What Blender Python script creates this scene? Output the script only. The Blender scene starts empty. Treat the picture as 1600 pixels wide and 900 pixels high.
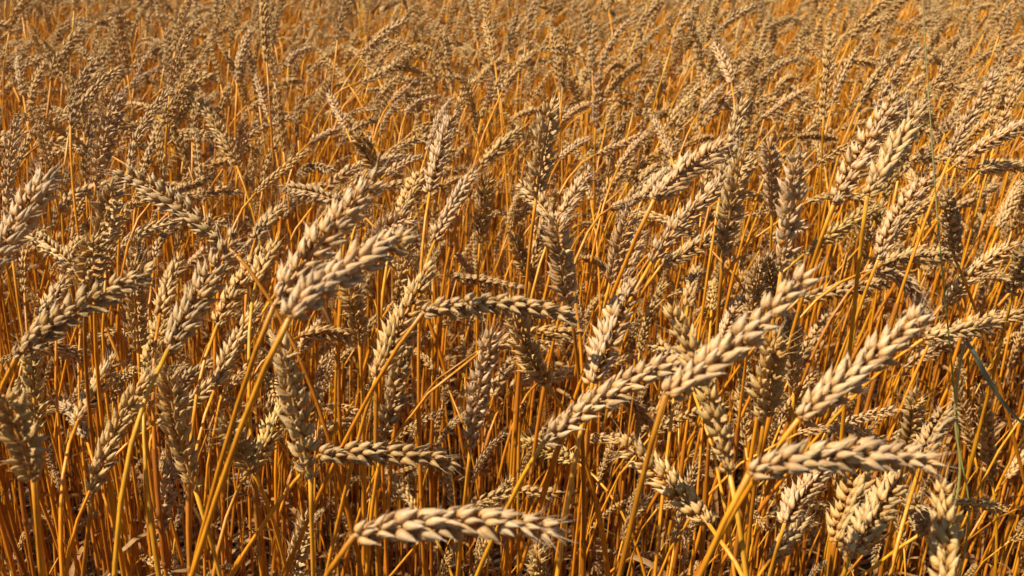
import bpy, math, random
import numpy as np
from mathutils import Vector, Matrix

# ------------------------------------------------------------------ camera, sky, sun, exposure
scene = bpy.context.scene
FPX, PITCH = 1500.0, math.radians(21.5)            # focal length in pixels of a 1600 px wide frame
CAM = Vector((0.0, 0.0, 1.10))
cam_data = bpy.data.cameras.new("camera")
cam_data.sensor_width = 36.0
cam_data.lens = 36.0 * FPX / 1600.0
cam_data.clip_start, cam_data.clip_end = 0.02, 600.0
cam_data.dof.use_dof = True
cam_data.dof.focus_distance = 0.78
cam_data.dof.aperture_fstop = 14.0
camera = bpy.data.objects.new("camera", cam_data)
scene.collection.objects.link(camera)
camera.location = CAM
camera.rotation_euler = (math.radians(90) - PITCH, 0, 0)
scene.camera = camera

SUN_EL, SUN_AZ = math.radians(54), math.radians(-114)   # azimuth from the view direction (+Y), clockwise
world = bpy.data.worlds.new("World")
scene.world = world
world.use_nodes = True
wn = world.node_tree
wn.nodes.clear()
sky = wn.nodes.new("ShaderNodeTexSky")
sky.sky_type = 'NISHITA'
sky.sun_disc = False
sky.sun_elevation = SUN_EL
sky.sun_rotation = SUN_AZ % (2 * math.pi)
bg = wn.nodes.new("ShaderNodeBackground")
bg.inputs[1].default_value = 0.05
wo = wn.nodes.new("ShaderNodeOutputWorld")
wn.links.new(sky.outputs[0], bg.inputs[0])
wn.links.new(bg.outputs[0], wo.inputs[0])

sun_data = bpy.data.lights.new("sun", 'SUN')
sun_data.energy = 5.0
sun_data.angle = math.radians(0.5)
sun_data.color = (1.0, 0.94, 0.84)
sun = bpy.data.objects.new("sun", sun_data)
scene.collection.objects.link(sun)
to_sun = Vector((math.sin(SUN_AZ) * math.cos(SUN_EL), math.cos(SUN_AZ) * math.cos(SUN_EL), math.sin(SUN_EL)))
sun.rotation_euler = to_sun.to_track_quat('Z', 'Y').to_euler()
sun.location = to_sun * 30

vs = scene.view_settings
vs.view_transform = 'Standard'
vs.look = 'None'
vs.exposure = 0.72
vs.gamma = 1.0
vs.use_curve_mapping = False
scene.cycles.use_adaptive_sampling = True
scene.cycles.adaptive_threshold = 0.03
scene.cycles.max_bounces = 5
scene.cycles.diffuse_bounces = 3
scene.cycles.glossy_bounces = 2
scene.cycles.transmission_bounces = 3

# ------------------------------------------------------------------ helpers
rnd = random.Random(11)
col = scene.collection
F = Vector((0, math.cos(PITCH), -math.sin(PITCH)))
U = Vector((0, math.sin(PITCH), math.cos(PITCH)))
R = Vector((1, 0, 0))


def ray(x, y):
    return F + R * ((x - 800) / FPX) - U * ((y - 450) / FPX)


def at(x, y, depth):
    return CAM + ray(x, y) * depth


def project(p):
    d = p - CAM
    z = d.dot(F)
    if z < 0.05:
        return None
    return 800 + FPX * d.dot(R) / z, 450 - FPX * d.dot(U) / z, z


class MB:
    """collects vertices and faces with two float attributes"""
    def __init__(self):
        self.v, self.f, self.a, self.r, self.m = [], [], [], [], []

    def tube(self, pts, radii, segs=6, alongs=None, rv=0.0, mat=0, close=True):
        n = len(pts)
        base = len(self.v)
        ref = Vector((0.13, 0.97, 0.21))
        for i, p in enumerate(pts):
            t = (pts[min(i + 1, n - 1)] - pts[max(i - 1, 0)])
            if t.length < 1e-9:
                t = Vector((0, 0, 1))
            t.normalize()
            x = ref.cross(t)
            if x.length < 1e-4:
                x = Vector((1, 0, 0)).cross(t)
            x.normalize()
            y = t.cross(x)
            for k in range(segs):
                an = 2 * math.pi * k / segs
                self.v.append(p + (x * math.cos(an) + y * math.sin(an)) * radii[i])
                self.a.append(alongs[i] if alongs else i / (n - 1))
                self.r.append(rv)
        for i in range(n - 1):
            for k in range(segs):
                k2 = (k + 1) % segs
                self.f.append((base + i * segs + k, base + i * segs + k2, base + (i + 1) * segs + k2, base + (i + 1) * segs + k))
                self.m.append(mat)
        if close:
            self.f.append(tuple(base + (n - 1) * segs + k for k in range(segs)))
            self.m.append(mat)

    def add(self, other, mtx=None, mat=None):
        base = len(self.v)
        self.v += [mtx @ v for v in other.v] if mtx is not None else list(other.v)
        self.f += [tuple(base + i for i in f) for f in other.f]
        self.a += other.a
        self.r += other.r
        self.m += [mat] * len(other.f) if mat is not None else other.m

    def mesh(self, name, mats, smooth=True):
        me = bpy.data.meshes.new(name)
        me.from_pydata([tuple(v) for v in self.v], [], self.f)
        for nm, vals in (("along", self.a), ("piece", self.r)):
            at_ = me.attributes.new(nm, 'FLOAT', 'POINT')
            at_.data.foreach_set("value", np.array(vals, dtype=np.float32))
        for m in mats:
            me.materials.append(m)
        me.polygons.foreach_set("material_index", np.array(self.m, dtype=np.int32))
        if smooth:
            me.polygons.foreach_set("use_smooth", np.ones(len(self.f), dtype=bool))
        me.update()
        return me


def link(name, me, parent=None, mtx=None, color=None):
    o = bpy.data.objects.new(name, me)
    col.objects.link(o)
    if parent is not None:
        o.parent = parent
    if mtx is not None:
        o.matrix_local = mtx
    if color is not None:
        o.color = color
    return o


# ------------------------------------------------------------------ materials
def new_mat(name):
    m = bpy.data.materials.new(name)
    m.use_nodes = True
    nt = m.node_tree
    nt.nodes.clear()
    return m, nt


def attr(nt, name):
    n = nt.nodes.new("ShaderNodeAttribute")
    n.attribute_name = name
    return n.outputs["Fac"]


def ramp(nt, fac, stops):
    n = nt.nodes.new("ShaderNodeValToRGB")
    el = n.color_ramp.elements
    while len(el) > 1:
        el.remove(el[-1])
    el[0].position, el[0].color = stops[0][0], (*stops[0][1], 1)
    for p, c in stops[1:]:
        e = el.new(p)
        e.color = (*c, 1)
    nt.links.new(fac, n.inputs[0])
    return n.outputs[0]


def mix(nt, mode, fac, a, b):
    n = nt.nodes.new("ShaderNodeMix")
    n.data_type = 'RGBA'
    n.blend_type = mode
    if isinstance(fac, (int, float)):
        n.inputs[0].default_value = fac
    else:
        nt.links.new(fac, n.inputs[0])
    for s, v in ((6, a), (7, b)):
        if isinstance(v, tuple):
            n.inputs[s].default_value = (*v, 1)
        else:
            nt.links.new(v, n.inputs[s])
    return n.outputs[2]


def math_n(nt, op, a, b=0.0):
    n = nt.nodes.new("ShaderNodeMath")
    n.operation = op
    for i, v in enumerate((a, b)):
        if isinstance(v, (int, float)):
            n.inputs[i].default_value = v
        else:
            nt.links.new(v, n.inputs[i])
    return n.outputs[0]


def noise(nt, scale, detail=2.0, stretch=None, world_space=False):
    tc = nt.nodes.new("ShaderNodeTexCoord")
    mp = nt.nodes.new("ShaderNodeMapping")
    if stretch:
        mp.inputs["Scale"].default_value = stretch
    nt.links.new(tc.outputs["Object"], mp.inputs[0])
    n = nt.nodes.new("ShaderNodeTexNoise")
    n.inputs["Scale"].default_value = scale
    n.inputs["Detail"].default_value = detail
    nt.links.new(mp.outputs[0], n.inputs["Vector"])
    return n.outputs["Fac"]


def finish(nt, colour, rough, transl, spec=0.35, bump=None, bump_dist=0.0003):
    p = nt.nodes.new("ShaderNodeBsdfPrincipled")
    nt.links.new(colour, p.inputs["Base Color"])
    if isinstance(rough, (int, float)):
        p.inputs["Roughness"].default_value = rough
    else:
        nt.links.new(rough, p.inputs["Roughness"])
    p.inputs["Specular IOR Level"].default_value = spec
    if bump is not None:
        b = nt.nodes.new("ShaderNodeBump")
        b.inputs["Distance"].default_value = bump_dist
        b.inputs["Strength"].default_value = 0.6
        nt.links.new(bump, b.inputs["Height"])
        nt.links.new(b.outputs[0], p.inputs["Normal"])
    out = nt.nodes.new("ShaderNodeOutputMaterial")
    sh = p.outputs[0]
    if transl > 0:
        t = nt.nodes.new("ShaderNodeBsdfTranslucent")
        nt.links.new(colour, t.inputs[0])
        ms = nt.nodes.new("ShaderNodeMixShader")
        ms.inputs[0].default_value = transl
        nt.links.new(p.outputs[0], ms.inputs[1])
        nt.links.new(t.outputs[0], ms.inputs[2])
        sh = ms.outputs[0]
    nt.links.new(sh, out.inputs[0])


def obj_info(nt):
    return nt.nodes.new("ShaderNodeObjectInfo")


# chaff of the ears: straw beige, paler towards the tips, some ears more golden or greyer; base gold also imitates orange bounce light
EAR, nt = new_mat("wheat_chaff")
oi = obj_info(nt)
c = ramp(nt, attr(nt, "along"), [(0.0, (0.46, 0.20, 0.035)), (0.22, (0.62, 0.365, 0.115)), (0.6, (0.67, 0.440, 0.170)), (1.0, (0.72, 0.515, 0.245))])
tint = ramp(nt, oi.outputs["Random"], [(0.0, (0.94, 0.88, 0.74)), (0.3, (1.0, 1.0, 1.0)), (0.55, (1.0, 0.94, 0.82)), (0.75, (1.04, 1.04, 1.05)), (0.9, (0.88, 0.87, 0.88)), (1.0, (0.96, 0.97, 0.85))])
c = mix(nt, 'MULTIPLY', 1.0, c, tint)
tint2 = ramp(nt, attr(nt, "piece"), [(0.0, (0.78, 0.74, 0.69)), (0.4, (1, 1, 1)), (0.8, (1.04, 1.03, 1.02)), (1.0, (0.98, 0.90, 0.76))])
c = mix(nt, 'MULTIPLY', 1.0, c, tint2)
c = mix(nt, 'MULTIPLY', 1.0, c, oi.outputs["Color"])
nz = noise(nt, 900.0, 2.0, (1.0, 1.0, 0.12))
c = mix(nt, 'MULTIPLY', 0.8, c, ramp(nt, nz, [(0.3, (0.70, 0.64, 0.56)), (0.62, (1, 1, 1))]))
spots = noise(nt, 210.0, 4.0)
c = mix(nt, 'MULTIPLY', 1.0, c, ramp(nt, spots, [(0.30, (0.62, 0.58, 0.55)), (0.44, (1, 1, 1)), (1.0, (1.03, 1.03, 1.03))]))
finish(nt, c, 0.52, 0.16, 0.38, nz, 0.0006)

# stems: glossy golden straw
STEM, nt = new_mat("golden_straw")
oi = obj_info(nt)
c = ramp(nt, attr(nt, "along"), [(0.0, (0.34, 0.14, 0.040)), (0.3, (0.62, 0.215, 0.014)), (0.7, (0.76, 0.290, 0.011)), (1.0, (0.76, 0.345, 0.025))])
tint = ramp(nt, oi.outputs["Random"], [(0.0, (0.56, 0.46, 0.38)), (0.18, (0.82, 0.74, 0.62)), (0.34, (1, 1, 1)), (0.62, (1.0, 0.88, 0.66)), (0.86, (1.0, 1.02, 0.95)), (0.96, (0.90, 1.02, 0.8)), (1.0, (1.0, 1.02, 1.6))])
c = mix(nt, 'MULTIPLY', 1.0, c, tint)
c = mix(nt, 'MULTIPLY', 1.0, c, oi.outputs["Color"])
nz = noise(nt, 260.0, 3.0, (1.0, 1.0, 0.06))
c = mix(nt, 'MULTIPLY', 0.7, c, ramp(nt, nz, [(0.32, (0.60, 0.50, 0.40)), (0.6, (1, 1, 1))]))
finish(nt, c, 0.42, 0.10, 0.45, nz, 0.0002)

# dried leaves and sheaths
LEAF, nt = new_mat("dried_leaf")
oi = obj_info(nt)
c = ramp(nt, oi.outputs["Random"], [(0.0, (0.30, 0.14, 0.045)), (0.5, (0.44, 0.22, 0.060)), (1.0, (0.52, 0.31, 0.12))])
nz = noise(nt, 120.0, 4.0, (1.0, 1.0, 0.15))
c = mix(nt, 'MULTIPLY', 0.9, c, ramp(nt, nz, [(0.3, (0.55, 0.42, 0.32)), (0.65, (1, 1, 1))]))
finish(nt, c, 0.6, 0.3, 0.25, nz, 0.0004)

# old straw on the soil
OLD, nt = new_mat("weathered_straw")
nz = noise(nt, 9.0, 3.0)
c = ramp(nt, nz, [(0.3, (0.09, 0.036, 0.011)), (0.55, (0.17, 0.070, 0.020)), (0.75, (0.26, 0.12, 0.04))])
finish(nt, c, 0.7, 0.0, 0.25)

# green weed grass
GREEN, nt = new_mat("green_grass")
nz = noise(nt, 160.0, 3.0, (1.0, 1.0, 0.1))
c = ramp(nt, nz, [(0.3, (0.15, 0.165, 0.085)), (0.7, (0.24, 0.25, 0.15))])
finish(nt, c, 0.42, 0.2, 0.45, nz, 0.0002)
PALE_GREEN, nt = new_mat("pale_green_grass_stem")
c = ramp(nt, attr(nt, "along"), [(0.0, (0.24, 0.24, 0.05)), (0.5, (0.36, 0.32, 0.07)), (1.0, (0.50, 0.41, 0.18))])
finish(nt, c, 0.45, 0.1, 0.4)

# soil
SOIL, nt = new_mat("soil")
nz = noise(nt, 14.0, 8.0)
c = ramp(nt, nz, [(0.3, (0.022, 0.011, 0.005)), (0.55, (0.042, 0.022, 0.010)), (0.75, (0.07, 0.038, 0.018))])
finish(nt, c, 0.95, 0.0, 0.2, nz, 0.03)

# ------------------------------------------------------------------ ground
gme = bpy.data.meshes.new("ground")
gx = [-300, -20, -8, -4] + [i * 0.25 for i in range(-10, 11)] + [4, 8, 20, 300]
gy = [-300, -20, -4] + [i * 0.25 for i in range(-4, 25)] + [8, 12, 20, 300]
gr = random.Random(3)
gv = [(x, y, (gr.uniform(-0.02, 0.012) if abs(x) < 3 and abs(y) < 7 else 0.0)) for y in gy for x in gx]
nx = len(gx)
gf = [(j * nx + i, j * nx + i + 1, (j + 1) * nx + i + 1, (j + 1) * nx + i) for j in range(len(gy) - 1) for i in range(nx - 1)]
gme.from_pydata(gv, [], gf)
gme.materials.append(SOIL)
gme.polygons.foreach_set("use_smooth", np.ones(len(gf), dtype=bool))
ground = link("ground", gme)
ground["kind"] = "structure"

# ------------------------------------------------------------------ wheat: scales, spikelets, ears, stems
def scale_mesh(length, hw, ht, curl, beak, segs, rings, rv, rs):
    """one pointed boat-shaped chaff scale along +Z, bulging to +Y"""
    mb = MB()
    prof = [(0.0, 0.40), (0.09, 0.76), (0.24, 1.0), (0.42, 0.93), (0.60, 0.74), (0.76, 0.49), (0.90, 0.24), (1.0, 0.06)]
    if rings <= 5:
        prof = [(0.0, 0.48), (0.22, 1.0), (0.55, 0.88), (0.82, 0.38), (1.0, 0.05)]
    side = rs.uniform(-0.5, 0.5) * 0.0006
    for t, w in prof:
        z = t * length
        cy = ht * 0.55 * math.sin(math.pi * min(1, t * 1.15)) * 0.8 + curl * t ** 3
        cx = side * t
        for k in range(segs):
            an = 2 * math.pi * k / segs + math.pi / 2
            sx, sy = math.cos(an), math.sin(an)
            yy = sy * ht * w * (1.12 if sy > 0 else 0.75)
            if sy > 0.9:
                yy *= 1.12
            mb.v.append(Vector((cx + sx * hw * w, cy + yy, z)))
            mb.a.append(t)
            mb.r.append(rv)
    n = len(prof)
    for i in range(n - 1):
        for k in range(segs):
            k2 = (k + 1) % segs
            mb.f.append((i * segs + k, i * segs + k2, (i + 1) * segs + k2, (i + 1) * segs + k))
            mb.m.append(0)
    mb.f.append(tuple((n - 1) * segs + k for k in range(segs)))
    mb.m.append(0)
    if beak > 0.0012:
        p = [Vector((side, curl, length)), Vector((side * 1.2, curl * 1.35, length + beak * 0.5)), Vector((side + rs.uniform(-.12, .12) * beak, curl * 1.35 + rs.uniform(-0.05, .18) * beak, length + beak))]
        mb.tube(p, [0.00024, 0.00018, 0.00005], 3, [1, 1, 1], rv, 0)
    return mb


def rot(ax, deg):
    return Matrix.Rotation(math.radians(deg), 4, ax)


def spikelet(seed, segs=8, rings=8, long_awns=False, fine=True, op=1.0):
    """a fan of overlapping scales; origin on the axis of the ear, +Z up the ear, +Y outwards"""
    rs = random.Random(seed)
    mb = MB()
    j = lambda a: rs.uniform(-a, a)
    awn = (lambda: rs.uniform(0.006, 0.017)) if long_awns else (lambda: rs.uniform(0.0008, 0.0032))
    for s in (-1, 1):       # outer glumes
        sc = scale_mesh(0.0088 + j(.0008), 0.0021, 0.0014, 0.0003 + j(.0005), awn() * 0.5, segs, rings, rs.random(), rs)
        mb.add(sc, Matrix.Translation((s * 0.0026, 0.0012, 0.0002)) @ rot('Y', op * s * (32 + j(8))) @ rot('X', op * -(20 + j(8))) @ rot('Z', -s * 42))
    for s in (-1, 1):       # the two big florets
        sc = scale_mesh(0.0108 + j(.0012), 0.0023, 0.0020, 0.0004 + j(.0007), awn(), segs, rings, rs.random(), rs)
        mb.add(sc, Matrix.Translation((s * 0.0018, 0.0018, 0.0010)) @ rot('Y', op * s * (29 + j(9))) @ rot('X', op * -(27 + j(9))) @ rot('Z', -s * 26))
    sc = scale_mesh(0.0096 + j(.0010), 0.0021, 0.0017, 0.0004 + j(.0006), awn(), segs, rings, rs.random(), rs)
    mb.add(sc, Matrix.Translation((j(.0007), 0.0025, 0.0034)) @ rot('Y', j(14)) @ rot('X', op * -(38 + j(9))))
    if fine:
        sc = scale_mesh(0.0080 + j(.0008), 0.0016, 0.0013, 0.0003, awn(), segs, rings, rs.random(), rs)
        mb.add(sc, Matrix.Translation((j(.0011), 0.0020, 0.0058)) @ rot('Y', j(18)) @ rot('X', op * -(25 + j(10))))
    return mb


NSP = 12
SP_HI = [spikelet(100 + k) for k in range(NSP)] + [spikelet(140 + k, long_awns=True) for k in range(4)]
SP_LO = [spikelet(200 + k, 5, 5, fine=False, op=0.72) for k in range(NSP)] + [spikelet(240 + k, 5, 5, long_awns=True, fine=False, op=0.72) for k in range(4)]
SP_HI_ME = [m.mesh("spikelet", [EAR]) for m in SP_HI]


def ear_layout(curve, length, width_scale, rs, face=None, fan=False):
    """transforms of the spikelets of an ear that follows curve(t) -> point, t in 0..1"""
    n = max(11, int(round(length / rs.uniform(0.0042, 0.0050))))
    roll = rs.uniform(0, 2 * math.pi)
    twist = rs.uniform(-0.5, 0.5)
    out = []
    T0 = (curve(0.02) - curve(0.0)).normalized()
    ref = T0.orthogonal().normalized()
    if face is not None:                       # this ear turns two of its rows to the path at the field's edge
        ref = (face - T0 * face.dot(T0)).normalized()
        roll = math.radians(rs.choice([-1, 1]) * (rs.uniform(4, 22) if fan or rs.random() < 0.45 else rs.uniform(55, 85)))
        twist *= 0.6
    prevT = T0
    for i in range(n + 1):
        last = i == n
        t = (i + 0.2) / (n + 0.8)
        p = curve(t)
        T = (curve(min(1, t + 0.02)) - curve(max(0, t - 0.02))).normalized()
        ref = (prevT.rotation_difference(T) @ ref)
        ref = (ref - T * ref.dot(T)).normalized()
        prevT = T
        a = roll + twist * t + (math.pi if i % 2 else 0.0)
        N = (Matrix.Rotation(a, 3, T) @ ref).normalized()
        B = N.cross(T).normalized()
        s = width_scale * rs.uniform(0.84, 1.12)
        if 1 < i < n and face is None and rs.random() < 0.02:
            continue                          # a spikelet that has dropped off
        if t < 0.22:
            s *= 0.72 + 0.28 * (t / 0.22)
        if t > 0.72:
            s *= 1.0 - 0.30 * (t - 0.72) / 0.28
        m = Matrix((B, N, T)).transposed().to_4x4()
        m = m @ rot('X', rs.uniform(-11, 8)) @ rot('Y', rs.uniform(-11, 11)) @ rot('Z', rs.uniform(-14, 14))
        if last:
            m = m @ rot('X', 16)
        m = Matrix.Translation(p) @ m @ Matrix.Scale(s, 4)
        k = rs.randrange(NSP) if t < 0.80 else NSP + rs.randrange(4)
        out.append((k, m))
    return out


def rachis(curve, segs=5):
    mb = MB()
    pts = [curve(i / 9) for i in range(10)]
    mb.tube(pts, [0.0013 - 0.0005 * i / 9 for i in range(10)], segs, [0.2] * 10, 0.4, 0)
    return mb


def quad_curve(a, m, b):
    """quadratic curve through a, m (half way) and b"""
    ctrl = m * 2 - (a + b) * 0.5
    return lambda t: a * (1 - t) ** 2 + ctrl * (2 * t * (1 - t)) + b * t * t


def bez(p0, p1, p2, p3, t):
    u = 1 - t
    return p0 * u ** 3 + p1 * (3 * u * u * t) + p2 * (3 * u * t * t) + p3 * t ** 3


def stem_mb(pts, r0, r1, segs, rs):
    """pts from the soil to the ear; two swollen joints"""
    mb = MB()
    n = len(pts)
    rad = [r0 + (r1 - r0) * (i / (n - 1)) ** 2 for i in range(n)]
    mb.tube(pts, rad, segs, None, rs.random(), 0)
    for fr in (rs.uniform(0.2, 0.34), rs.uniform(0.5, 0.64)):
        x = fr * (n - 1)
        i = int(x)
        p = pts[i].lerp(pts[i + 1], x - i)
        t = (pts[i + 1] - pts[i]).normalized()
        rr = r0 * 1.0
        # papery sheath that wraps the straw above the joint, torn off at its top
        m_ = max(1, int(rs.uniform(0.08, 0.17) * (n - 1)))
        hi = min(n - 2, i + 1 + m_)
        sh = [p] + pts[i + 1:hi + 1]
        if len(sh) > 1:
            mb.tube(sh, [rr * rs.uniform(1.10, 1.18) for q in sh[:-1]] + [rr * 1.3], segs, [rs.uniform(0.15, 0.7)] * len(sh), rs.random(), 0, close=False)
        mb.tube([p - t * 0.004, p - t * 0.001, p + t * 0.001, p + t * 0.004], [rr * 0.9, rr * 1.32, rr * 1.32, rr * 0.9], segs, [0.12] * 4, 0.1, 0)
    return mb


def leaf_mb(p, az, length, width, droop, rs):
    """a dried ribbon leaf that leaves the stem at p and hangs down, twisting"""
    mb = MB()
    n = 9
    d = Vector((math.cos(az), math.sin(az), 0))
    side = Vector((-d.y, d.x, 0))
    el = rs.uniform(0.5, 1.2)
    q = p.copy()
    tw = rs.uniform(-2.5, 2.5)
    for i in range(n):
        t = i / (n - 1)
        ang = el - droop * t ** 0.8
        stepv = (d * math.cos(ang) + Vector((0, 0, 1)) * math.sin(ang))
        nrm = stepv.cross(side)
        w = width * (0.55 + 0.45 * math.sin(math.pi * min(1, 0.2 + t * 0.5))) * (1 - t ** 3) + 0.0003
        c_, s_ = math.cos(tw * t), math.sin(tw * t)
        wv = side * c_ + nrm * s_
        fold = nrm * c_ - side * s_
        for x, h in ((-1, 0.25), (0, 0), (1, 0.25)):
            mb.v.append(q + wv * (x * w * 0.5) + fold * (h * w))
            mb.a.append(t)
            mb.r.append(0.5)
        q = q + stepv * (length / (n - 1))
    for i in range(n - 1):
        for k in range(2):
            mb.f.append((i * 3 + k, i * 3 + k + 1, (i + 1) * 3 + k + 1, (i + 1) * 3 + k))
            mb.m.append(0)
    return mb


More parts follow.
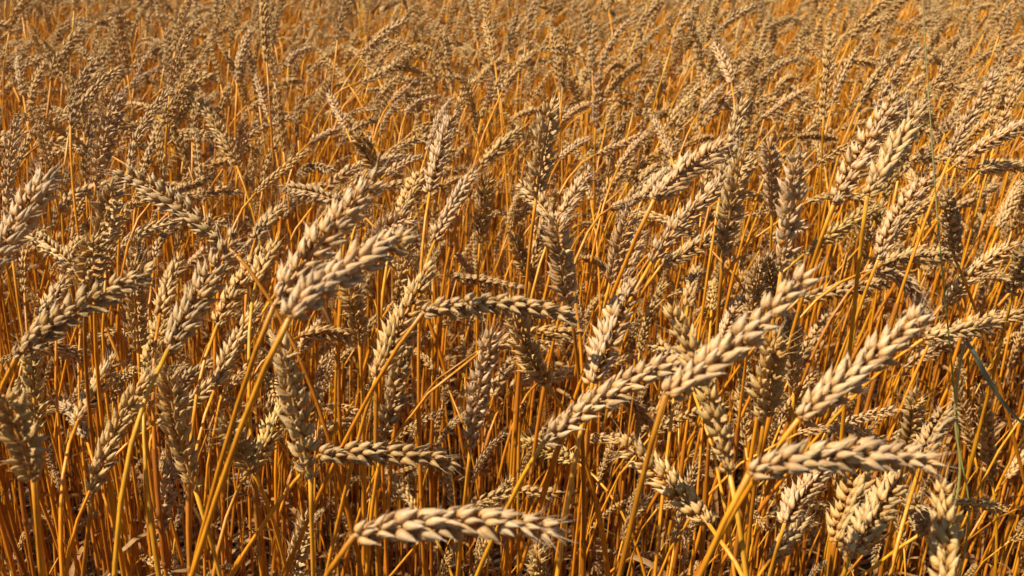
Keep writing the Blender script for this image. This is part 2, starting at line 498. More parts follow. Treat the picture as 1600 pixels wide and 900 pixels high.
# ------------------------------------------------------------------ the stalks one can pick out
# base of ear, middle, tip (photo pixels, turned into places by the ear's own size), width, tilt (+ away, - towards), stem point, tint
_ = None
STALKS = [
    (553, 838, 708, 815, 873, 828, 62, 1, (500, 900), 'p'), (497, 712, 592, 708, 705, 722, 42, 1, (405, 800), 'd'),
    (660, 490, 770, 474, 893, 497, 38, 1, (575, 590), 'd'), (1040, 618, 1135, 548, 1255, 437, 60, 1, (1000, 740), 'p'),
    (848, 692, 945, 620, 1062, 565, 48, 1, (800, 765), 'p'), (1248, 655, 1335, 585, 1445, 492, 56, 1, (1170, 745), 'p'),
    (1170, 742, 1308, 711, 1458, 724, 62, 1, (1085, 890), 'p'), (1108, 820, 1048, 757, 965, 685, 45, 1, _, 'y'),
    (1140, 738, 1105, 610, 1053, 490, 47, -1, _, 'y'), (1194, 655, 1200, 595, 1210, 530, 42, -1, (1180, 740), 'y'),
    (428, 478, 500, 380, 588, 280, 54, 1, (345, 660), 'p'), (452, 498, 522, 432, 630, 375, 62, 1, (370, 640), 'p'),
    (588, 590, 622, 515, 670, 420, 42, 1, (555, 690), 'y'), (598, 692, 618, 600, 640, 507, 38, -1, _, 'd'),
    (735, 700, 748, 610, 768, 525, 38, -1, (725, 785), 'p'), (145, 770, 185, 665, 245, 585, 43, 1, (130, 890), 'y'),
    (305, 765, 278, 670, 262, 580, 42, -1, _, 'y'), (485, 748, 462, 640, 443, 545, 46, -1, (490, 890), _),
    (52, 748, 32, 685, 5, 618, 52, -1, (65, 890), 'y'), (56, 702, 53, 615, 45, 535, 32, -1, _, 'g'),
    (25, 560, 110, 490, 235, 425, 42, 1, (5, 590), 'd'), (40, 546, 88, 545, 135, 560, 26, 1, (18, 595), _),
    (-15, 420, 32, 342, 78, 272, 49, 1, _, 'p'), (262, 548, 308, 470, 368, 368, 46, 1, _, 'd'),
    (228, 588, 240, 540, 262, 490, 33, 1, _, 'g'), (345, 374, 272, 318, 192, 270, 38, 1, _, 'd'),
    (95, 330, 128, 300, 182, 293, 24, 1, (82, 372), _), (155, 398, 165, 345, 176, 298, 38, -1, _, _),
    (118, 425, 85, 390, 50, 372, 28, 1, _, _), (135, 462, 140, 420, 146, 380, 38, -1, _, 'y'),
    (58, 507, 80, 473, 100, 440, 30, 1, _, _), (216, 548, 212, 480, 207, 418, 33, -1, _, 'y'),
    (224, 432, 218, 405, 212, 376, 27, -1, _, _), (250, 492, 262, 450, 276, 412, 32, 1, _, 'y'),
    (338, 512, 368, 455, 405, 398, 34, 1, _, 'y'), (338, 602, 366, 545, 400, 482, 32, 1, _, _),
    (244, 662, 298, 628, 342, 588, 30, 1, _, _), (275, 606, 300, 588, 332, 565, 27, 1, _, 'd'),
    (122, 658, 145, 618, 180, 560, 34, 1, _, _), (136, 690, 118, 652, 92, 628, 26, 1, _, 'd'),
    (396, 738, 376, 700, 357, 660, 42, -1, _, 'y'), (394, 728, 420, 685, 446, 622, 34, 1, _, 'g'),
    (485, 692, 510, 672, 546, 657, 24, 1, _, _), (245, 842, 258, 785, 272, 715, 29, -1, (250, 895), 'p'),
    (450, 918, 465, 862, 483, 810, 30, -1, _, _), (648, 792, 626, 765, 604, 738, 26, 1, _, 'y'),
    (330, 866, 352, 850, 395, 834, 16, 1, _, 'd'), (938, 902, 937, 868, 940, 835, 11, -1, _, 'p'),
    (1000, 868, 1022, 870, 1046, 882, 14, 1, _, _), (850, 945, 845, 905, 838, 862, 30, -1, _, 'y'),
    (905, 725, 868, 706, 818, 690, 25, 1, _, 'g'), (962, 602, 988, 630, 1016, 662, 24, 1, _, 'd'),
    (925, 602, 950, 530, 985, 448, 44, 1, _, 'p'), (890, 478, 878, 412, 868, 345, 40, -1, _, 'p'),
    (872, 346, 895, 310, 922, 268, 26, 1, _, 'p'), (838, 305, 848, 240, 862, 165, 35, -1, _, _),
    (1022, 312, 1072, 268, 1140, 222, 42, 1, (955, 440), 'p'), (1003, 312, 1022, 290, 1045, 268, 26, 1, (960, 420), 'p'),
    (955, 325, 978, 318, 1003, 307, 14, 1, _, 'p'), (1018, 410, 1070, 342, 1132, 284, 34, 1, _, 'p'),
    (1032, 416, 1080, 390, 1136, 357, 26, 1, (990, 470), _), (1130, 396, 1142, 325, 1160, 245, 38, -1, (1120, 500), _),
    (1222, 416, 1235, 330, 1246, 245, 40, -1, _, 'p'), (1302, 320, 1348, 238, 1402, 155, 40, 1, (1270, 400), 'p'),
    (1355, 306, 1396, 240, 1440, 162, 41, 1, (1340, 410), _), (1372, 406, 1402, 340, 1456, 278, 32, 1, (1340, 480), 'p'),
    (1255, 398, 1318, 355, 1372, 325, 24, 1, _, 'g'), (1380, 413, 1428, 402, 1490, 400, 28, 1, _, _),
    (1348, 426, 1408, 432, 1445, 490, 28, 1, _, 'p'), (1248, 468, 1310, 455, 1386, 442, 28, 1, (1210, 500), 'd'),
    (1478, 482, 1520, 427, 1586, 384, 28, 1, _, _), (1515, 440, 1556, 432, 1602, 450, 18, 1, _, _),
    (1442, 530, 1512, 512, 1590, 490, 33, 1, (1388, 562), _), (1410, 576, 1455, 548, 1512, 529, 22, 1, (1378, 665), 'p'),
    (1415, 722, 1425, 672, 1430, 622, 34, -1, _, 'y'), (1438, 724, 1455, 682, 1478, 642, 38, 1, _, 'd'),
    (1521, 706, 1508, 655, 1494, 603, 22, -1, _, 'y'), (1550, 750, 1543, 690, 1540, 622, 26, -1, _, 'y'),
    (1572, 748, 1590, 722, 1608, 695, 24, 1, _, _), (1226, 818, 1252, 772, 1294, 725, 38, 1, (1205, 880), 'p'),
    (1206, 872, 1230, 845, 1260, 810, 32, 1, _, 'd'), (1304, 848, 1325, 790, 1352, 732, 44, 1, (1295, 895), 'y'),
    (1328, 870, 1366, 802, 1404, 745, 48, 1, (1315, 900), _), (1472, 965, 1478, 868, 1472, 764, 58, 1, _, 'y'),
    (1442, 832, 1437, 808, 1428, 782, 34, -1, (1385, 865), 'd'), (1240, 612, 1240, 552, 1235, 493, 29, -1, _, _),
    (1165, 697, 1161, 632, 1165, 568, 22, -1, _, 'y'), (1250, 562, 1272, 528, 1297, 493, 24, 1, _, 'd'),
    (1216, 474, 1205, 440, 1194, 404, 30, -1, _, 'd'), (1172, 508, 1178, 462, 1186, 413, 30, -1, _, _),
    (1128, 532, 1142, 498, 1166, 464, 25, 1, _, 'p'), (953, 442, 968, 388, 986, 324, 30, -1, _, 'p'),
    (970, 442, 986, 402, 1006, 358, 26, 1, _, 'p'), (910, 350, 930, 355, 956, 370, 16, 1, _, 'd'),
    (910, 404, 928, 408, 946, 420, 16, 1, _, 'd'), (866, 352, 843, 318, 814, 289, 26, 1, _, _),
    (831, 416, 840, 380, 851, 340, 24, 1, _, 'y'), (833, 442, 818, 410, 803, 373, 24, -1, _, 'y'),
    (856, 602, 822, 545, 800, 475, 37, -1, _, 'y'), (853, 592, 872, 588, 894, 583, 24, 1, _, _),
    (798, 612, 815, 598, 836, 588, 21, 1, _, _), (770, 622, 783, 592, 803, 563, 22, 1, _, _),
    (714, 398, 724, 410, 741, 430, 18, 1, _, 'p'), (708, 431, 755, 440, 818, 452, 20, 1, _, 'd'),
    (750, 377, 755, 330, 763, 278, 26, -1, _, 'y'), (679, 377, 705, 325, 737, 273, 29, 1, _, 'p'),
    (624, 338, 640, 305, 659, 272, 28, 1, _, 'y'), (671, 302, 685, 245, 706, 183, 28, 1, _, 'p'),
    (594, 392, 604, 362, 632, 343, 36, -1, _, 'p'), (542, 322, 490, 302, 444, 294, 24, 1, _, 'd'),
    (399, 374, 415, 350, 441, 328, 26, 1, _, 'd'), (439, 347, 448, 328, 459, 306, 20, 1, _, _),
    (400, 442, 413, 412, 433, 383, 33, 1, _, 'y'), (374, 396, 392, 382, 412, 368, 21, 1, _, 'p'),
    (294, 416, 320, 395, 352, 379, 20, 1, _, 'p'), (350, 337, 368, 344, 390, 360, 18, 1, _, _),
    (264, 301, 298, 290, 332, 273, 18, 1, _, 'd'), (562, 538, 556, 490, 545, 443, 35, -1, _, 'y'),
    (468, 526, 512, 521, 562, 531, 24, 1, _, 'y'), (468, 547, 485, 525, 502, 503, 22, 1, _, 'p'),
    (617, 482, 628, 430, 641, 368, 26, -1, _, 'y'), (150, 286, 163, 220, 182, 160, 31, -1, _, 'p'),
    (180, 158, 210, 130, 248, 107, 13, 1, _, 'p'), (110, 196, 124, 135, 166, 84, 17, 1, _, 'd'),
    (200, 264, 225, 195, 268, 140, 18, 1, _, 'p'), (222, 272, 235, 235, 248, 195, 18, 1, _, _),
    (369, 257, 345, 207, 317, 163, 22, 1, _, 'y'), (372, 264, 377, 226, 383, 188, 20, -1, _, 'p'),
    (78, 264, 70, 230, 63, 194, 16, -1, _, _), (419, 183, 410, 150, 400, 119, 14, 1, _, 'p'),
    (450, 106, 461, 85, 491, 75, 13, 1, _, 'p'), (544, 131, 522, 105, 499, 79, 14, 1, _, 'y'),
    (560, 129, 600, 113, 636, 83, 13, 1, _, _), (611, 159, 630, 142, 651, 129, 13, 1, _, 'p'),
    (634, 178, 652, 160, 687, 151, 13, 1, _, 'p'), (667, 237, 685, 192, 706, 154, 15, 1, _, 'p'),
    (761, 166, 764, 142, 768, 118, 13, -1, _, 'p'), (930, 199, 934, 160, 936, 118, 19, -1, (929, 250), 'p'),
    (878, 190, 900, 172, 926, 161, 14, 1, _, 'p'), (944, 151, 970, 121, 1000, 98, 14, 1, _, 'y'),
    (1143, 132, 1133, 102, 1117, 70, 20, 1, _, 'p'), (1095, 174, 1112, 155, 1132, 133, 16, 1, _, 'p'),
    (1192, 186, 1225, 161, 1263, 139, 15, 1, _, 'p'), (1287, 180, 1292, 120, 1300, 58, 20, -1, (1284, 240), 'y'),
    (1367, 172, 1396, 120, 1437, 79, 18, 1, _, 'p'), (1484, 247, 1512, 190, 1556, 114, 22, 1, _, 'p'),
    (1494, 256, 1550, 220, 1606, 194, 22, 1, _, 'p'), (1528, 268, 1566, 258, 1612, 263, 24, 1, (1492, 302), _),
    (1247, 214, 1275, 212, 1306, 217, 13, 1, _, 'd'), (932, 241, 970, 226, 1011, 207, 15, 1, _, 'p'),
    (965, 264, 985, 236, 1013, 209, 17, 1, _, 'p'), (1049, 247, 1036, 215, 1019, 184, 17, 1, _, 'p'),
    (875, 249, 895, 230, 921, 217, 14, 1, _, 'p'), (752, 260, 780, 230, 812, 203, 25, 1, _, 'y'),
    (602, 273, 630, 257, 661, 244, 15, 1, _, 'p'), (590, 254, 614, 248, 642, 246, 12, 1, _, 'p'),
    (592, 274, 577, 242, 560, 213, 26, -1, _, 'y'), (541, 202, 528, 175, 514, 146, 16, 1, _, 'p'),
    (443, 237, 437, 186, 431, 134, 16, -1, _, 'y'), (399, 302, 430, 276, 481, 234, 16, 1, _, 'y'),
    (484, 223, 505, 212, 530, 201, 12, 1, _, 'p'), (1206, 332, 1205, 280, 1200, 223, 26, -1, _, 'p'),
    (1491, 402, 1486, 352, 1478, 303, 30, -1, (1520, 460), _), (1479, 332, 1515, 312, 1558, 288, 19, 1, _, 'd'),
    (1560, 357, 1574, 325, 1592, 288, 22, 1, _, _), (1583, 456, 1593, 418, 1607, 378, 33, -1, _, 'd'),
]
TINT = {None: (1, 1.02, 1.12, 1), 'p': (1.03, 1.05, 1.36, 1), 'y': (1.0, 0.97, 0.90, 1), 'g': (0.95, 0.98, 0.80, 1), 'd': (0.88, 0.89, 1.02, 1)}  # pale tints take back the bounce-light gold painted into the chaff colour
EAR_W = 0.0172
specs = []          # every placed stalk that is a thing: dict with curve, projected data, object
zbuf_w, zbuf_h = 400, 225
screen_ears = []    # (list of (x, y, half width), depth) of the picked-out ears


def hero(idx, row):
    bx, by, mx, my, tx, ty, w, sgn, sp, tint = row
    rs = random.Random(1000 + idx)
    lp = math.hypot(mx - bx, my - by) + math.hypot(tx - mx, ty - my)
    L = 0.090 * rs.uniform(0.95, 1.05)
    d = FPX * EAR_W / w
    dl = FPX * L / lp
    if d > dl:
        d = dl
    # ears ripen at about one height: keep the slim ones up in the canopy, the low ones above the soil
    zmin = (0.84 if w < 20 else 0.78) if by < 330 else (0.70 if by < 560 else 0.36)
    d = min(d, (CAM.z - zmin) / -ray(mx, my).z)
    dz = math.sqrt(max(0.0, L * L - (lp * d / FPX) ** 2)) * 0.85 * sgn
    dz = max(-0.05, min(0.06, dz))
    A = at(bx, by, d)
    B = at(tx, ty, d + dz)
    M = at(mx, my, d + dz * 0.5)
    curve = quad_curve(A, M, B)
    L = sum((curve((i + 1) / 8) - curve(i / 8)).length for i in range(8))
    ws = max(0.70, min(1.22, w * d / FPX / EAR_W)) * 1.0
    t0 = (curve(0.03) - curve(0)).normalized()
    H = A.z
    if sp:
        ry = ray(*sp)
        k = (A.y + 0.015 - CAM.y) / ry.y
        S = CAM + ry * k
        dv = S - A
        if dv.length < 0.17:
            dv = dv * (0.17 / dv.length)
            S = A + dv
        p1 = A + dv * 0.8
        ratio = min(2.2, 0.6 * S.z / max(0.05, A.z - S.z))
        G = Vector((S.x + dv.x * ratio, S.y + rs.uniform(0, .03), -0.02))
    else:
        p1 = A - t0 * 0.15
        G = Vector((A.x - t0.x * 0.17 + rs.uniform(-.03, .02), A.y - t0.y * 0.10 + rs.uniform(0, .04), -0.02))
    p2 = Vector((G.x + (p1.x - G.x) * 0.18, G.y, H * (0.32 if sp else 0.5)))
    n = 16
    pts = [bez(G, p2, p1, A, (i / n)) for i in range(n + 1)]
    return dict(curve=curve, L=L, ws=ws, pts=pts, A=A, G=G, rs=rs, d=d, w=w, tint=TINT[tint],
                px=(bx, by, tx, ty), fine=w >= 21, fan=idx in (0, 1, 2, 5, 6, 11, 14, 15))


def tag_screen(curve, half):
    pr = []
    for i in range(9):
        q = project(curve(i / 8))
        if q is None:
            return None
        pr.append(q)
    return pr


def build_stalk(h):
    rs = h['rs']
    root = bpy.data.objects.new("wheat_stalk", None)
    col.objects.link(root)
    root.empty_display_size = 0.02
    g = Vector((h['G'].x, h['G'].y, 0))
    root.location = g
    off = Matrix.Translation(-g)
    near = h['fine']
    smb = stem_mb([p - g for p in h['pts']], 0.0018 * rs.uniform(.9, 1.1), 0.0013, 7 if near else 5, rs)
    stint = rs.choice([(1, 1, 1, 1), (1, 1, 1, 1), (1.02, 1.03, .95, 1), (.95, .88, .8, 1)])
    if h['tint'] == TINT['g']:
        stint = (0.9, 0.97, 0.85, 1)
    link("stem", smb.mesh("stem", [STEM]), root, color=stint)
    lay = ear_layout(h['curve'], h['L'], h['ws'], rs, (CAM - h['A']).normalized(), h['fan'])
    emb = rachis(lambda t: h['curve'](t) - g)
    tn = h['tint']
    v = rs.uniform(0.93, 1.05)
    tn = (tn[0] * v, tn[1] * v, tn[2] * v, 1)
    if near:
        ear = link("ear", emb.mesh("ear", [EAR]), root, color=tn)
        for k, m in lay:
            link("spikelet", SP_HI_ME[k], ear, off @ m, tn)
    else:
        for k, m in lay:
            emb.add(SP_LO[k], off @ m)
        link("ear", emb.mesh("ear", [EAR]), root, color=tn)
    if rs.random() < 0.75:
        i = rs.randrange(3, 7)
        lm = leaf_mb(h['pts'][i] - g, rs.uniform(0, 6.28), rs.uniform(.09, .17), rs.uniform(.005, .008), rs.uniform(1.8, 3.2), rs)
        link("leaf", lm.mesh("leaf", [LEAF]), root)
    h['obj'] = root
    specs.append(h)
    return root


heroes = [hero(i, r) for i, r in enumerate(STALKS)]
for h in heroes:
    h['scr'] = tag_screen(h['curve'], 0)
    build_stalk(h)

# ------------------------------------------------------------------ stalk kinds for the rest of the field
NVAR = 30
variants = []
for k in range(NVAR):
    rs = random.Random(500 + k)
    q = k / (NVAR - 1)
    th0 = math.radians(3 + 62 * q ** 1.6 + rs.uniform(-3, 3))
    th1 = th0 + math.radians(rs.uniform(4, 22) + 38 * q)
    S = rs.uniform(0.80, 0.88)
    L = rs.uniform(0.082, 0.104)
    pw = rs.uniform(3.0, 8.5)
    n = 14
    pts = [Vector((0, 0, -0.02))]
    wob = rs.uniform(-0.03, 0.03)
    base_t = math.radians(rs.uniform(-2, 3))
    for i in range(n):
        s = (i + 0.5) / n
        a = base_t + th0 * s ** pw
        pts.append(pts[-1] + Vector((math.sin(a), wob * math.sin(math.pi * s), math.cos(a))) * (S / n))
    e = [pts[-1].copy()]
    for i in range(16):
        a = base_t + th0 + (th1 - th0) * (i + 0.5) / 16
        e.append(e[-1] + Vector((math.sin(a), wob * 0.5, math.cos(a))) * (L / 16))

    def curve(t, e=e):
        x = max(0.0, min(1.0, t)) * 16
        i = min(15, int(x))
        return e[i].lerp(e[i + 1], x - i)

    smb = stem_mb(pts, 0.0018, 0.0012, 5, rs)
    emb = rachis(curve, 4)
    for kk, m in ear_layout(curve, L, rs.uniform(0.66, 0.93), rs):
        emb.add(SP_LO[kk], m)
    leaves = []
    for _k in range(rs.choice([0, 1, 1, 2, 3])):
        i = rs.randrange(2, 10)
        leaves.append(leaf_mb(pts[i], rs.uniform(0, 6.28), rs.uniform(.08, .17), rs.uniform(.004, .008), rs.uniform(1.8, 3.4), rs))
    low = MB()
    low.add(smb, None, 0)
    for lm in leaves:
        low.add(lm, None, 1)
    variants.append(dict(curve=curve, stem=smb.mesh("stem", [STEM]), ear=emb.mesh("ear", [EAR]), pts=pts,
                         leaves=[lm.mesh("leaf", [LEAF]) for lm in leaves], low=low.mesh("wheat", [STEM, LEAF])))

# ------------------------------------------------------------------ where the rest stands
rp = random.Random(77)
field = []


def half_width(y):
    return 0.55 * y + 1.05


bands = [(0.42, 0.75, 300, 0.14), (0.75, 2.1, 580, 0.50), (1.25, 2.3, 130, 0.75), (2.1, 4.5, 230, 0.08), (4.5, 8.0, 190, 0.05), (8.0, 14.0, 70, 0.0)]
hs = [(h['scr'], h['d'], h['w']) for h in heroes]
hbox = [(min(p[0] for p in s) - 40, max(p[0] for p in s) + 40, min(p[1] for p in s) - 40, max(p[1] for p in s) + 40) for s, d, w in hs]


def blocks(pts, depth, wpx):
    """would something here stand in front of a picked-out ear?"""
    for (s, d, w), b in zip(hs, hbox):
        if depth > d + 0.015:
            continue
        for x, y in pts:
            if b[0] < x < b[1] and b[2] < y < b[3]:
                r = (w + wpx) * 0.42
                for q in s:
                    if abs(q[0] - x) < r and abs(q[1] - y) < r:
                        return True
    return False


def wanted(k, M, p, sc):
    """keep the near stalks from hiding the ones that are picked out"""
    dist = math.hypot(p[0], p[1])
    if dist > 2.6:
        return True
    vr = variants[k]
    ep = [project(M @ vr['curve'](t)) for t in (0, .25, .5, .75, 1)]
    if any(e is None for e in ep):
        return False
    d = min(e[2] for e in ep)
    inside = any(-60 < e[0] < 1660 and -40 < e[1] < 960 for e in ep)
    if inside and d < 0.72:
        return False
    if not inside and d < 0.5 and abs(p[0]) < 0.5:
        return False
    w = FPX * EAR_W / d
    if inside and d < 2.2 and blocks([(e[0], e[1]) for e in ep], d, w):
        return False
    sp = [project(M @ q) for q in vr['pts'][6:]]
    if d < 0.95 and blocks([(e[0], e[1]) for e in sp if e], d, 3):
        return False
    return True


for y0, y1, dens, low_share in bands:
    area = (half_width(y0) + half_width(y1)) * (y1 - y0)
    for i in range(int(area * dens)):
        while True:
            y = rp.uniform(y0, y1)
            x = rp.uniform(-half_width(y1), half_width(y1))
            if abs(x) < half_width(y):
                break
        for tries in range(5):
            k = min(NVAR - 1, int(NVAR * rp.random() ** 0.92))
            az = rp.gauss(0.15, 0.85)
            if rp.random() < 0.16:
                az = rp.uniform(-math.pi, math.pi)
            sc = rp.gauss(0.975, 0.06)
            if rp.random() < low_share:            # late tillers that stayed short
                sc *= rp.uniform(0.52, 0.82)
            sc = max(0.48, min(1.08, sc))
            M = Matrix.Translation((x, y, 0)) @ Matrix.Rotation(az, 4, 'Z') @ Matrix.Rotation(rp.gauss(0.02, 0.035), 4, 'Y') @ Matrix.Scale(sc, 4)
            if wanted(k, M, (x, y), sc):
                field.append((k, M))
                break

# which of them show largest: paint the ears into a small depth buffer
owner = np.full((zbuf_h, zbuf_w), -1, dtype=np.int32)
zb = np.full((zbuf_h, zbuf_w), 1e9)


def paint(pr, idx):
    for x, y, z in pr:
        r = max(0.5, FPX * EAR_W / z / 2 / 4)
        cx, cy = x / 4, y / 4
        x0, x1 = int(max(0, cx - r)), int(min(zbuf_w - 1, cx + r))
        y0, y1 = int(max(0, cy - r)), int(min(zbuf_h - 1, cy + r))
        if x1 < x0 or y1 < y0:
            continue
        sub = zb[y0:y1 + 1, x0:x1 + 1]
        m = sub > z
        sub[m] = z
        owner[y0:y1 + 1, x0:x1 + 1][m] = idx


for i, h in enumerate(heroes):
    paint(h['scr'], i)
NH = len(heroes)
for i, (k, M) in enumerate(field):
    t = M.translation
    if t.y > 5.5:
        continue
    pr = [project(M @ variants[k]['curve'](j / 8)) for j in range(9)]
    if any(q is None for q in pr):
        continue
    paint(pr, NH + i)
ids, counts = np.unique(owner[owner >= NH], return_counts=True)
order = ids[np.argsort(-counts)][:max(0, 300 - NH)]
chosen = set(int(i) - NH for i in order)
seen_count = dict(zip([int(a) for a in ids], [int(c_) for c_ in counts]))
print("heroes", NH, "field", len(field), "chosen", len(chosen), "min count", counts[np.argsort(-counts)][:300 - NH].min())
print("hidden heroes", [i for i in range(NH) if (owner == i).sum() < 6])
for i in sorted(chosen):
    k, M = field[i]
    vr = variants[k]
    root = bpy.data.objects.new("wheat_stalk", None)
    col.objects.link(root)
    root.empty_display_size = 0.02
    root.matrix_world = M
    v = rp.uniform(0.93, 1.05)
    tn = rp.choice([(1, 1, 1, 1), (1, .96, .88, 1), (.9, .91, 1.02, 1), (1.03, 1.05, 1.26, 1)])
    tn = (tn[0] * v, tn[1] * v, tn[2] * v, 1)
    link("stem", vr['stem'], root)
    link("ear", vr['ear'], root, color=tn)
    for lm in vr['leaves']:
        link("leaf", lm, root)
    cv = (lambda t, M=M, c_=vr['curve']: M @ c_(t))
    scr = tag_screen(cv, 0)
    specs.append(dict(obj=root, scr=scr, d=scr[4][2], w=FPX * EAR_W / scr[4][2], tint=tn,
                      px=(scr[0][0], scr[0][1], scr[8][0], scr[8][1])))
rest = [f for i, f in enumerate(field) if i not in chosen]

# ------------------------------------------------------------------ the mass of stalks behind and between: one object
pm = bpy.data.meshes.new("wheat_field")
pm.from_pydata([tuple(M.translation) for k, M in rest], [], [])
for nm, typ, vals in (("kind_index", 'INT', [k for k, M in rest]),
                      ("size", 'FLOAT', [M.to_scale().x for k, M in rest])):
    a_ = pm.attributes.new(nm, typ, 'POINT')
    a_.data.foreach_set("value", np.array(vals, dtype=np.int32 if typ == 'INT' else np.float32))
a_ = pm.attributes.new("turn", 'FLOAT_VECTOR', 'POINT')
a_.data.foreach_set("vector", np.array([tuple(M.to_euler()) for k, M in rest], dtype=np.float32).ravel())
field_obj = link("wheat_field_mass", pm)
field_obj["kind"] = "stuff"
field_obj["label"] = "dense mass of golden wheat stalks and ears filling the field behind"
field_obj["category"] = "wheat"
ng = bpy.data.node_groups.new("stalks_on_points", 'GeometryNodeTree')
ng.interface.new_socket("Geometry", in_out='INPUT', socket_type='NodeSocketGeometry')
ng.interface.new_socket("Geometry", in_out='OUTPUT', socket_type='NodeSocketGeometry')
gi = ng.nodes.new("NodeGroupInput")
go = ng.nodes.new("NodeGroupOutput")
jn = ng.nodes.new("GeometryNodeJoinGeometry")


def named(name, typ):
    n = ng.nodes.new("GeometryNodeInputNamedAttribute")
    n.data_type = typ
    n.inputs["Name"].default_value = name
    return n.outputs[0]


kind_s, size_s, turn_s = named("kind_index", 'INT'), named("size", 'FLOAT'), named("turn", 'FLOAT_VECTOR')
e2r = ng.nodes.new("FunctionNodeEulerToRotation")
ng.links.new(turn_s, e2r.inputs[0])
for k in range(NVAR):
    cmp_ = ng.nodes.new("FunctionNodeCompare")
    cmp_.data_type = 'INT'
    cmp_.operation = 'EQUAL'
    ng.links.new(kind_s, cmp_.inputs[2])
    cmp_.inputs[3].default_value = k
    for me_ in (variants[k]['low'], variants[k]['ear']):
        src = bpy.data.objects.new("wheat_source", me_)     # not linked to the scene
        oi_ = ng.nodes.new("GeometryNodeObjectInfo")
        oi_.inputs[0].default_value = src
        oi_.inputs["As Instance"].default_value = False
        iop = ng.nodes.new("GeometryNodeInstanceOnPoints")
        ng.links.new(gi.outputs[0], iop.inputs["Points"])
        ng.links.new(cmp_.outputs[0], iop.inputs["Selection"])
        ng.links.new(oi_.outputs["Geometry"], iop.inputs["Instance"])
        ng.links.new(e2r.outputs[0], iop.inputs["Rotation"])
        ng.links.new(size_s, iop.inputs["Scale"])
        ng.links.new(iop.outputs[0], jn.inputs[0])
ng.links.new(jn.outputs[0], go.inputs[0])
md = field_obj.modifiers.new("stalks", 'NODES')
md.node_group = ng

# ------------------------------------------------------------------ straw and chaff lying on the soil
rl = random.Random(5)
lit = MB()
for i in range(5200):
    y = rl.uniform(0.3, 3.2)
    x = rl.uniform(-half_width(y) * 0.9, half_width(y) * 0.9)
    a = rl.uniform(0, math.pi)
    ln = rl.uniform(0.02, 0.14)
    z = rl.uniform(0.004, 0.05)
    d = Vector((math.cos(a), math.sin(a), rl.uniform(-.25, .25))) * ln * 0.5
    p = Vector((x, y, z))
    if rl.random() < 0.6:
        lit.tube([p - d, p + d], [0.0015, 0.0015], 4, [0.2, 0.3], rl.random(), 0)
    else:
        s = Vector((-d.y, d.x, rl.uniform(-.01, .01))).normalized() * rl.uniform(.002, .005)
        b0 = len(lit.v)
        q = p + Vector((0, 0, rl.uniform(0, .02)))
        lit.v += [p - d - s, p - d + s, q + s, q - s, p + d + s * .3, p + d - s * .3]
        lit.a += [0.5] * 6
        lit.r += [0.5] * 6
        lit.f += [(b0, b0 + 1, b0 + 2, b0 + 3), (b0 + 3, b0 + 2, b0 + 4, b0 + 5)]
        lit.m += [1, 1]
lo = link("straw_litter", lit.mesh("straw_litter", [OLD, OLD]))
lo["kind"] = "stuff"
lo["label"] = "brown straw and dead leaves littering the soil between the stems"
lo["category"] = "straw"

# ------------------------------------------------------------------ two green grasses at the right
def plane_pts(pix, y):
    out = []
    for x_, y_ in pix:
        r_ = ray(x_, y_)
        out.append(CAM + r_ * ((y - CAM.y) / r_.y))
    return out


def smooth(pts, n=6):
    out = []
    for i in range(len(pts) - 1):
        p0, p1, p2, p3 = pts[max(0, i - 1)], pts[i], pts[i + 1], pts[min(len(pts) - 1, i + 2)]
        for j in range(n):
            t = j / n
            out.append(((p1 * 2) + (p2 - p0) * t + (p0 * 2 - p1 * 5 + p2 * 4 - p3) * t * t + (p1 * 3 - p0 - p2 * 3 + p3) * t ** 3) * 0.5)
    out.append(pts[-1])
    return out


gp = plane_pts([(1512, 830), (1500, 700), (1478, 480), (1464, 330), (1452, 160), (1440, -20)], 0.70)
base = Vector((gp[0].x + 0.01, 0.72, 0))
top = gp[-1] + Vector((-0.012, 0.01, 0.07))
pts = smooth([base, base.lerp(gp[0], 0.35), base.lerp(gp[0], 0.7)] + gp + [top])
tall = bpy.data.objects.new("grass_stalk", None)
col.objects.link(tall)
tall.location = base
mb = MB()
mb.tube([p - base for p in pts], [0.0010 - 0.0006 * i / (len(pts) - 1) for i in range(len(pts))], 6, None, 0.5)
link("stem", mb.mesh("stem", [PALE_GREEN]), tall)
mb = MB()
rg = random.Random(8)
for i in range(14):
    p = (pts[-1] - base) + Vector((0, 0, -0.002 - 0.004 * i))
    a = rg.uniform(0, 6.28)
    d = Vector((math.cos(a) * .5, math.sin(a) * .5, 1)).normalized() * rg.uniform(.008, .016)
    mb.tube([p, p + d * .5, p + d], [0.0004, 0.0009, 0.0002], 4)
link("panicle", mb.mesh("panicle", [PALE_GREEN]), tall)
tall["label"] = "single tall thin pale green grass stalk rising through the top edge at right"
tall["category"] = "grass"
tall["group"] = "green grasses among the wheat"

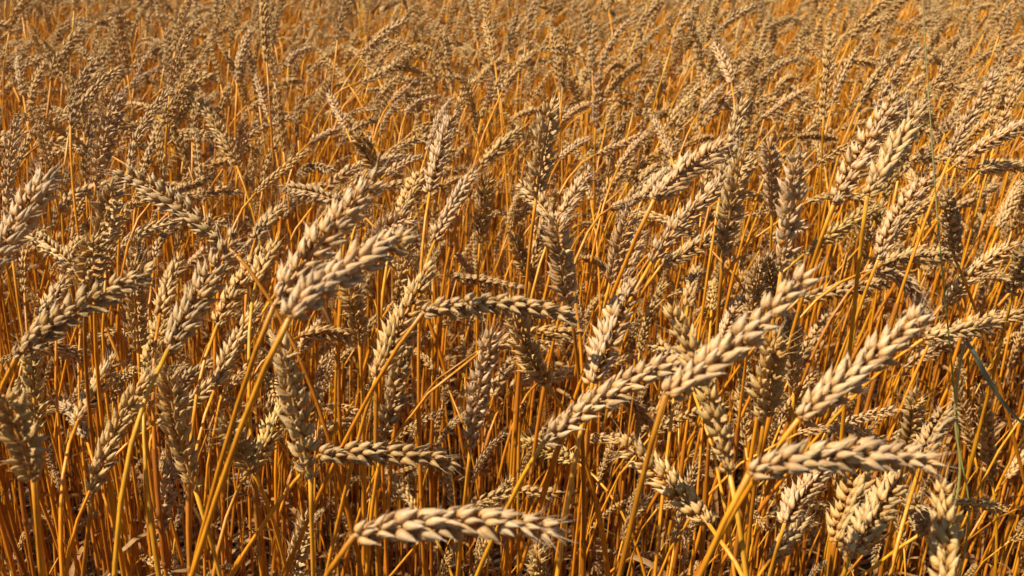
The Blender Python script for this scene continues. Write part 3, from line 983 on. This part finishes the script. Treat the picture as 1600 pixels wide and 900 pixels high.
Y = 0.74
sp_ = plane_pts([(1498, 760), (1493, 660), (1497, 590), (1508, 533)], Y)
base = Vector((sp_[0].x, Y + 0.02, 0))
pts = smooth([base, base.lerp(sp_[0], 0.35), base.lerp(sp_[0], 0.75)] + sp_)
weed = bpy.data.objects.new("grass_weed", None)
col.objects.link(weed)
weed.location = base
mb = MB()
mb.tube([p - base for p in pts], [0.0016 - 0.0005 * i / (len(pts) - 1) for i in range(len(pts))], 6, None, 0.5)
link("stem", mb.mesh("stem", [PALE_GREEN]), weed)
bl = smooth(plane_pts([(1508, 533), (1518, 550), (1538, 586), (1570, 632), (1606, 668)], Y - 0.01), 5)
mb = MB()
n = len(bl)
for i, p in enumerate(bl):
    t = i / (n - 1)
    tg = (bl[min(n - 1, i + 1)] - bl[max(0, i - 1)]).normalized()
    side = tg.cross(Vector((0.2, -1, 0.25))).normalized()
    nr = side.cross(tg)
    w = 0.0054 * (0.25 + 0.75 * math.sin(math.pi * (0.1 + 0.75 * t))) * (1 - 0.5 * t ** 2)
    for x_, hh in ((-1, .22), (0, 0), (1, .22)):
        mb.v.append(p - base + side * (x_ * w / 2) + nr * (hh * w + 0.002 * math.sin(5 * t)))
        mb.a.append(t)
        mb.r.append(.5)
for i in range(n - 1):
    for k in range(2):
        mb.f.append((i * 3 + k, i * 3 + k + 1, i * 3 + k + 4, i * 3 + k + 3))
        mb.m.append(0)
link("leaf_blade", mb.mesh("leaf_blade", [GREEN]), weed)
weed["label"] = "dark green grass blade drooping to the right edge among wheat stems"
weed["category"] = "grass"
weed["group"] = "green grasses among the wheat"

# ------------------------------------------------------------------ labels: which stalk is which
LABELS = {
    0: "wheat stalk whose long pale ear lies level along the bottom edge",
    1: "wheat stalk with half-shaded level ear just above the bottom level ear",
    2: "wheat stalk with greyish level ear arching right at the middle of the photo",
    3: "wheat stalk with the big pale ear slanting up right, crossing another ear",
    4: "wheat stalk whose pale ear rises from lower left to touch the big slanting ear",
    5: "wheat stalk with thick blurred ear slanting up right above the arched ear",
    6: "wheat stalk with long arched pale ear level at lower right",
    7: "wheat stalk leaning left, yellowish ear between bottom level ear and arched ear",
    8: "wheat stalk whose yellowish ear passes upright behind the big slanting ear",
    9: "wheat stalk with blunt yellow ear standing upright under the big slanting ear",
    10: "wheat stalk with the longest right-leaning ear left of centre, on a thick bare stem",
    11: "wheat stalk with thick ear bent right, just under the longest right-leaning ear",
    14: "wheat stalk with pale upright ear standing alone against dark stems below centre",
    15: "wheat stalk with yellow right-leaning ear at lower left above a pale bare stem",
    16: "wheat stalk with knobbly upright ear leaning slightly left, lower left of photo",
    17: "wheat stalk with fuzzy upright ear left of the half-shaded level ear",
    18: "wheat stalk with big golden ear at the left edge near the bottom",
    20: "wheat stalk with long greyish ear stretching right from the left edge, mid-height",
    22: "wheat stalk with thick pale ear cut off by the left edge, upper part",
    25: "wheat stalk with grey-brown ear pointing up left, upper left of photo",
    43: "wheat stalk with small pinkish upright ear low among stems at lower left",
    52: "wheat stalk with broad pale upright ear just right of the greyish level ear",
    55: "wheat stalk with tall upright knobbly ear above centre",
    56: "wheat stalk with thick pale ear slanting right on long golden stem, upper right of centre",
    62: "wheat stalk with plump plaited upright ear at right of centre, upper half",
    63: "wheat stalk with thick ear slanting right, left one of two side by side upper right",
    64: "wheat stalk with thick slanting ear whose tip touches the thin green grass",
    72: "wheat stalk with dark-edged ear reaching the right edge above the green blade",
    83: "wheat stalk with blurred yellow ear cut off by the bottom edge at right",
    147: "wheat stalk with slim ear pointing right, cut off by right edge, upper part",
}
LANDMARK = {
    0: "the bottom level ear", 2: "the greyish middle level ear", 3: "the big slanting ear", 5: "the thick blurred slanting ear",
    6: "the arched lower-right ear", 10: "the longest left-centre ear", 14: "the lone pale upright ear", 15: "the yellow lower-left ear",
    18: "the big golden left-edge ear", 20: "the long greyish left ear", 22: "the thick cut-off left-edge ear", 25: "the grey-brown left-pointing ear",
    52: "the broad pale upright ear", 55: "the tall knobbly upright ear", 56: "the thick ear on golden stem", 62: "the plump plaited upright ear",
    63: "the twin thick upper-right ears", 72: "the dark-edged right ear", 83: "the blurred bottom-right ear",
}
TOPS = [(250, 60, "the top left corner"), (800, 60, "the middle of the top edge"), (1400, 60, "the top right corner")]


def posture(px):
    bx, by, tx, ty = px
    a = math.degrees(math.atan2(tx - bx, by - ty))
    side = "right" if a > 0 else "left"
    a = abs(a)
    if a < 12:
        return "upright"
    if a < 32:
        return side + "-tilted"
    if a < 62:
        return side + "-slanting"
    if a < 95:
        return "level " + side + "-pointing"
    return "drooping " + side + "-pointing"


def centre(px):
    return (px[0] + px[2]) / 2, (px[1] + px[3]) / 2


marks = [(*centre(heroes[i]['px']), t) for i, t in LANDMARK.items()] + TOPS
NTH = ["", "second nearest", "third nearest", "fourth nearest", "fifth nearest", "sixth nearest", "seventh nearest", "eighth nearest",
       "ninth nearest", "tenth nearest", "eleventh nearest", "twelfth nearest", "thirteenth nearest", "fourteenth nearest", "fifteenth nearest"]
pending = []
for i, h in enumerate(specs):
    o = h['obj']
    o["category"] = "wheat stalk"
    o["group"] = "wheat stalks standing in the field"
    if i in LABELS:
        o["label"] = LABELS[i]
        continue
    cx, cy = centre(h['px'])
    dist, mx_, my_, t = min((math.hypot(cx - m[0], cy - m[1]), m[0], m[1], m[2]) for m in marks)
    dx, dy = cx - mx_, cy - my_
    if "corner" in t or "edge" in t.split()[-1:]:
        where = "nearest"
    elif abs(dy) > 1.6 * abs(dx):
        where = "above" if dy < 0 else "below"
    elif abs(dx) > 1.6 * abs(dy):
        where = "left of" if dx < 0 else "right of"
    else:
        where = ("above left of" if dx < 0 else "above right of") if dy < 0 else ("below left of" if dx < 0 else "below right of")
    tn = h['tint']
    shade = "golden" if tn[2] < 0.95 * tn[0] and tn[0] > 0.9 else ("pale" if tn[2] > 1.2 * tn[0] else ("greyish" if tn[0] < 0.94 and tn[2] > 1.1 * tn[0] else "beige"))
    if tn[1] > tn[0] * 1.01 and tn[2] < 0.9 * tn[0]:
        shade = "greenish"
    size = "large" if h['w'] > 34 else ("mid-sized" if h['w'] > 22 else "small")
    pending.append((dist, i, size, shade, posture(h['px']), where, t))
seen = {}
for dist, i, size, shade, post, where, t in sorted(pending):
    key = (size, shade, post, where, t)
    n_ = seen.get(key, 0)
    seen[key] = n_ + 1
    if where == "nearest":
        lab = f"{size} {shade} {post} wheat ear near {t}"
    else:
        lab = f"{size} {shade} {post} wheat ear {where} {t}"
    if n_:
        lab += ", " + NTH[min(n_, 14)]
    specs[i]['obj']["label"] = lab
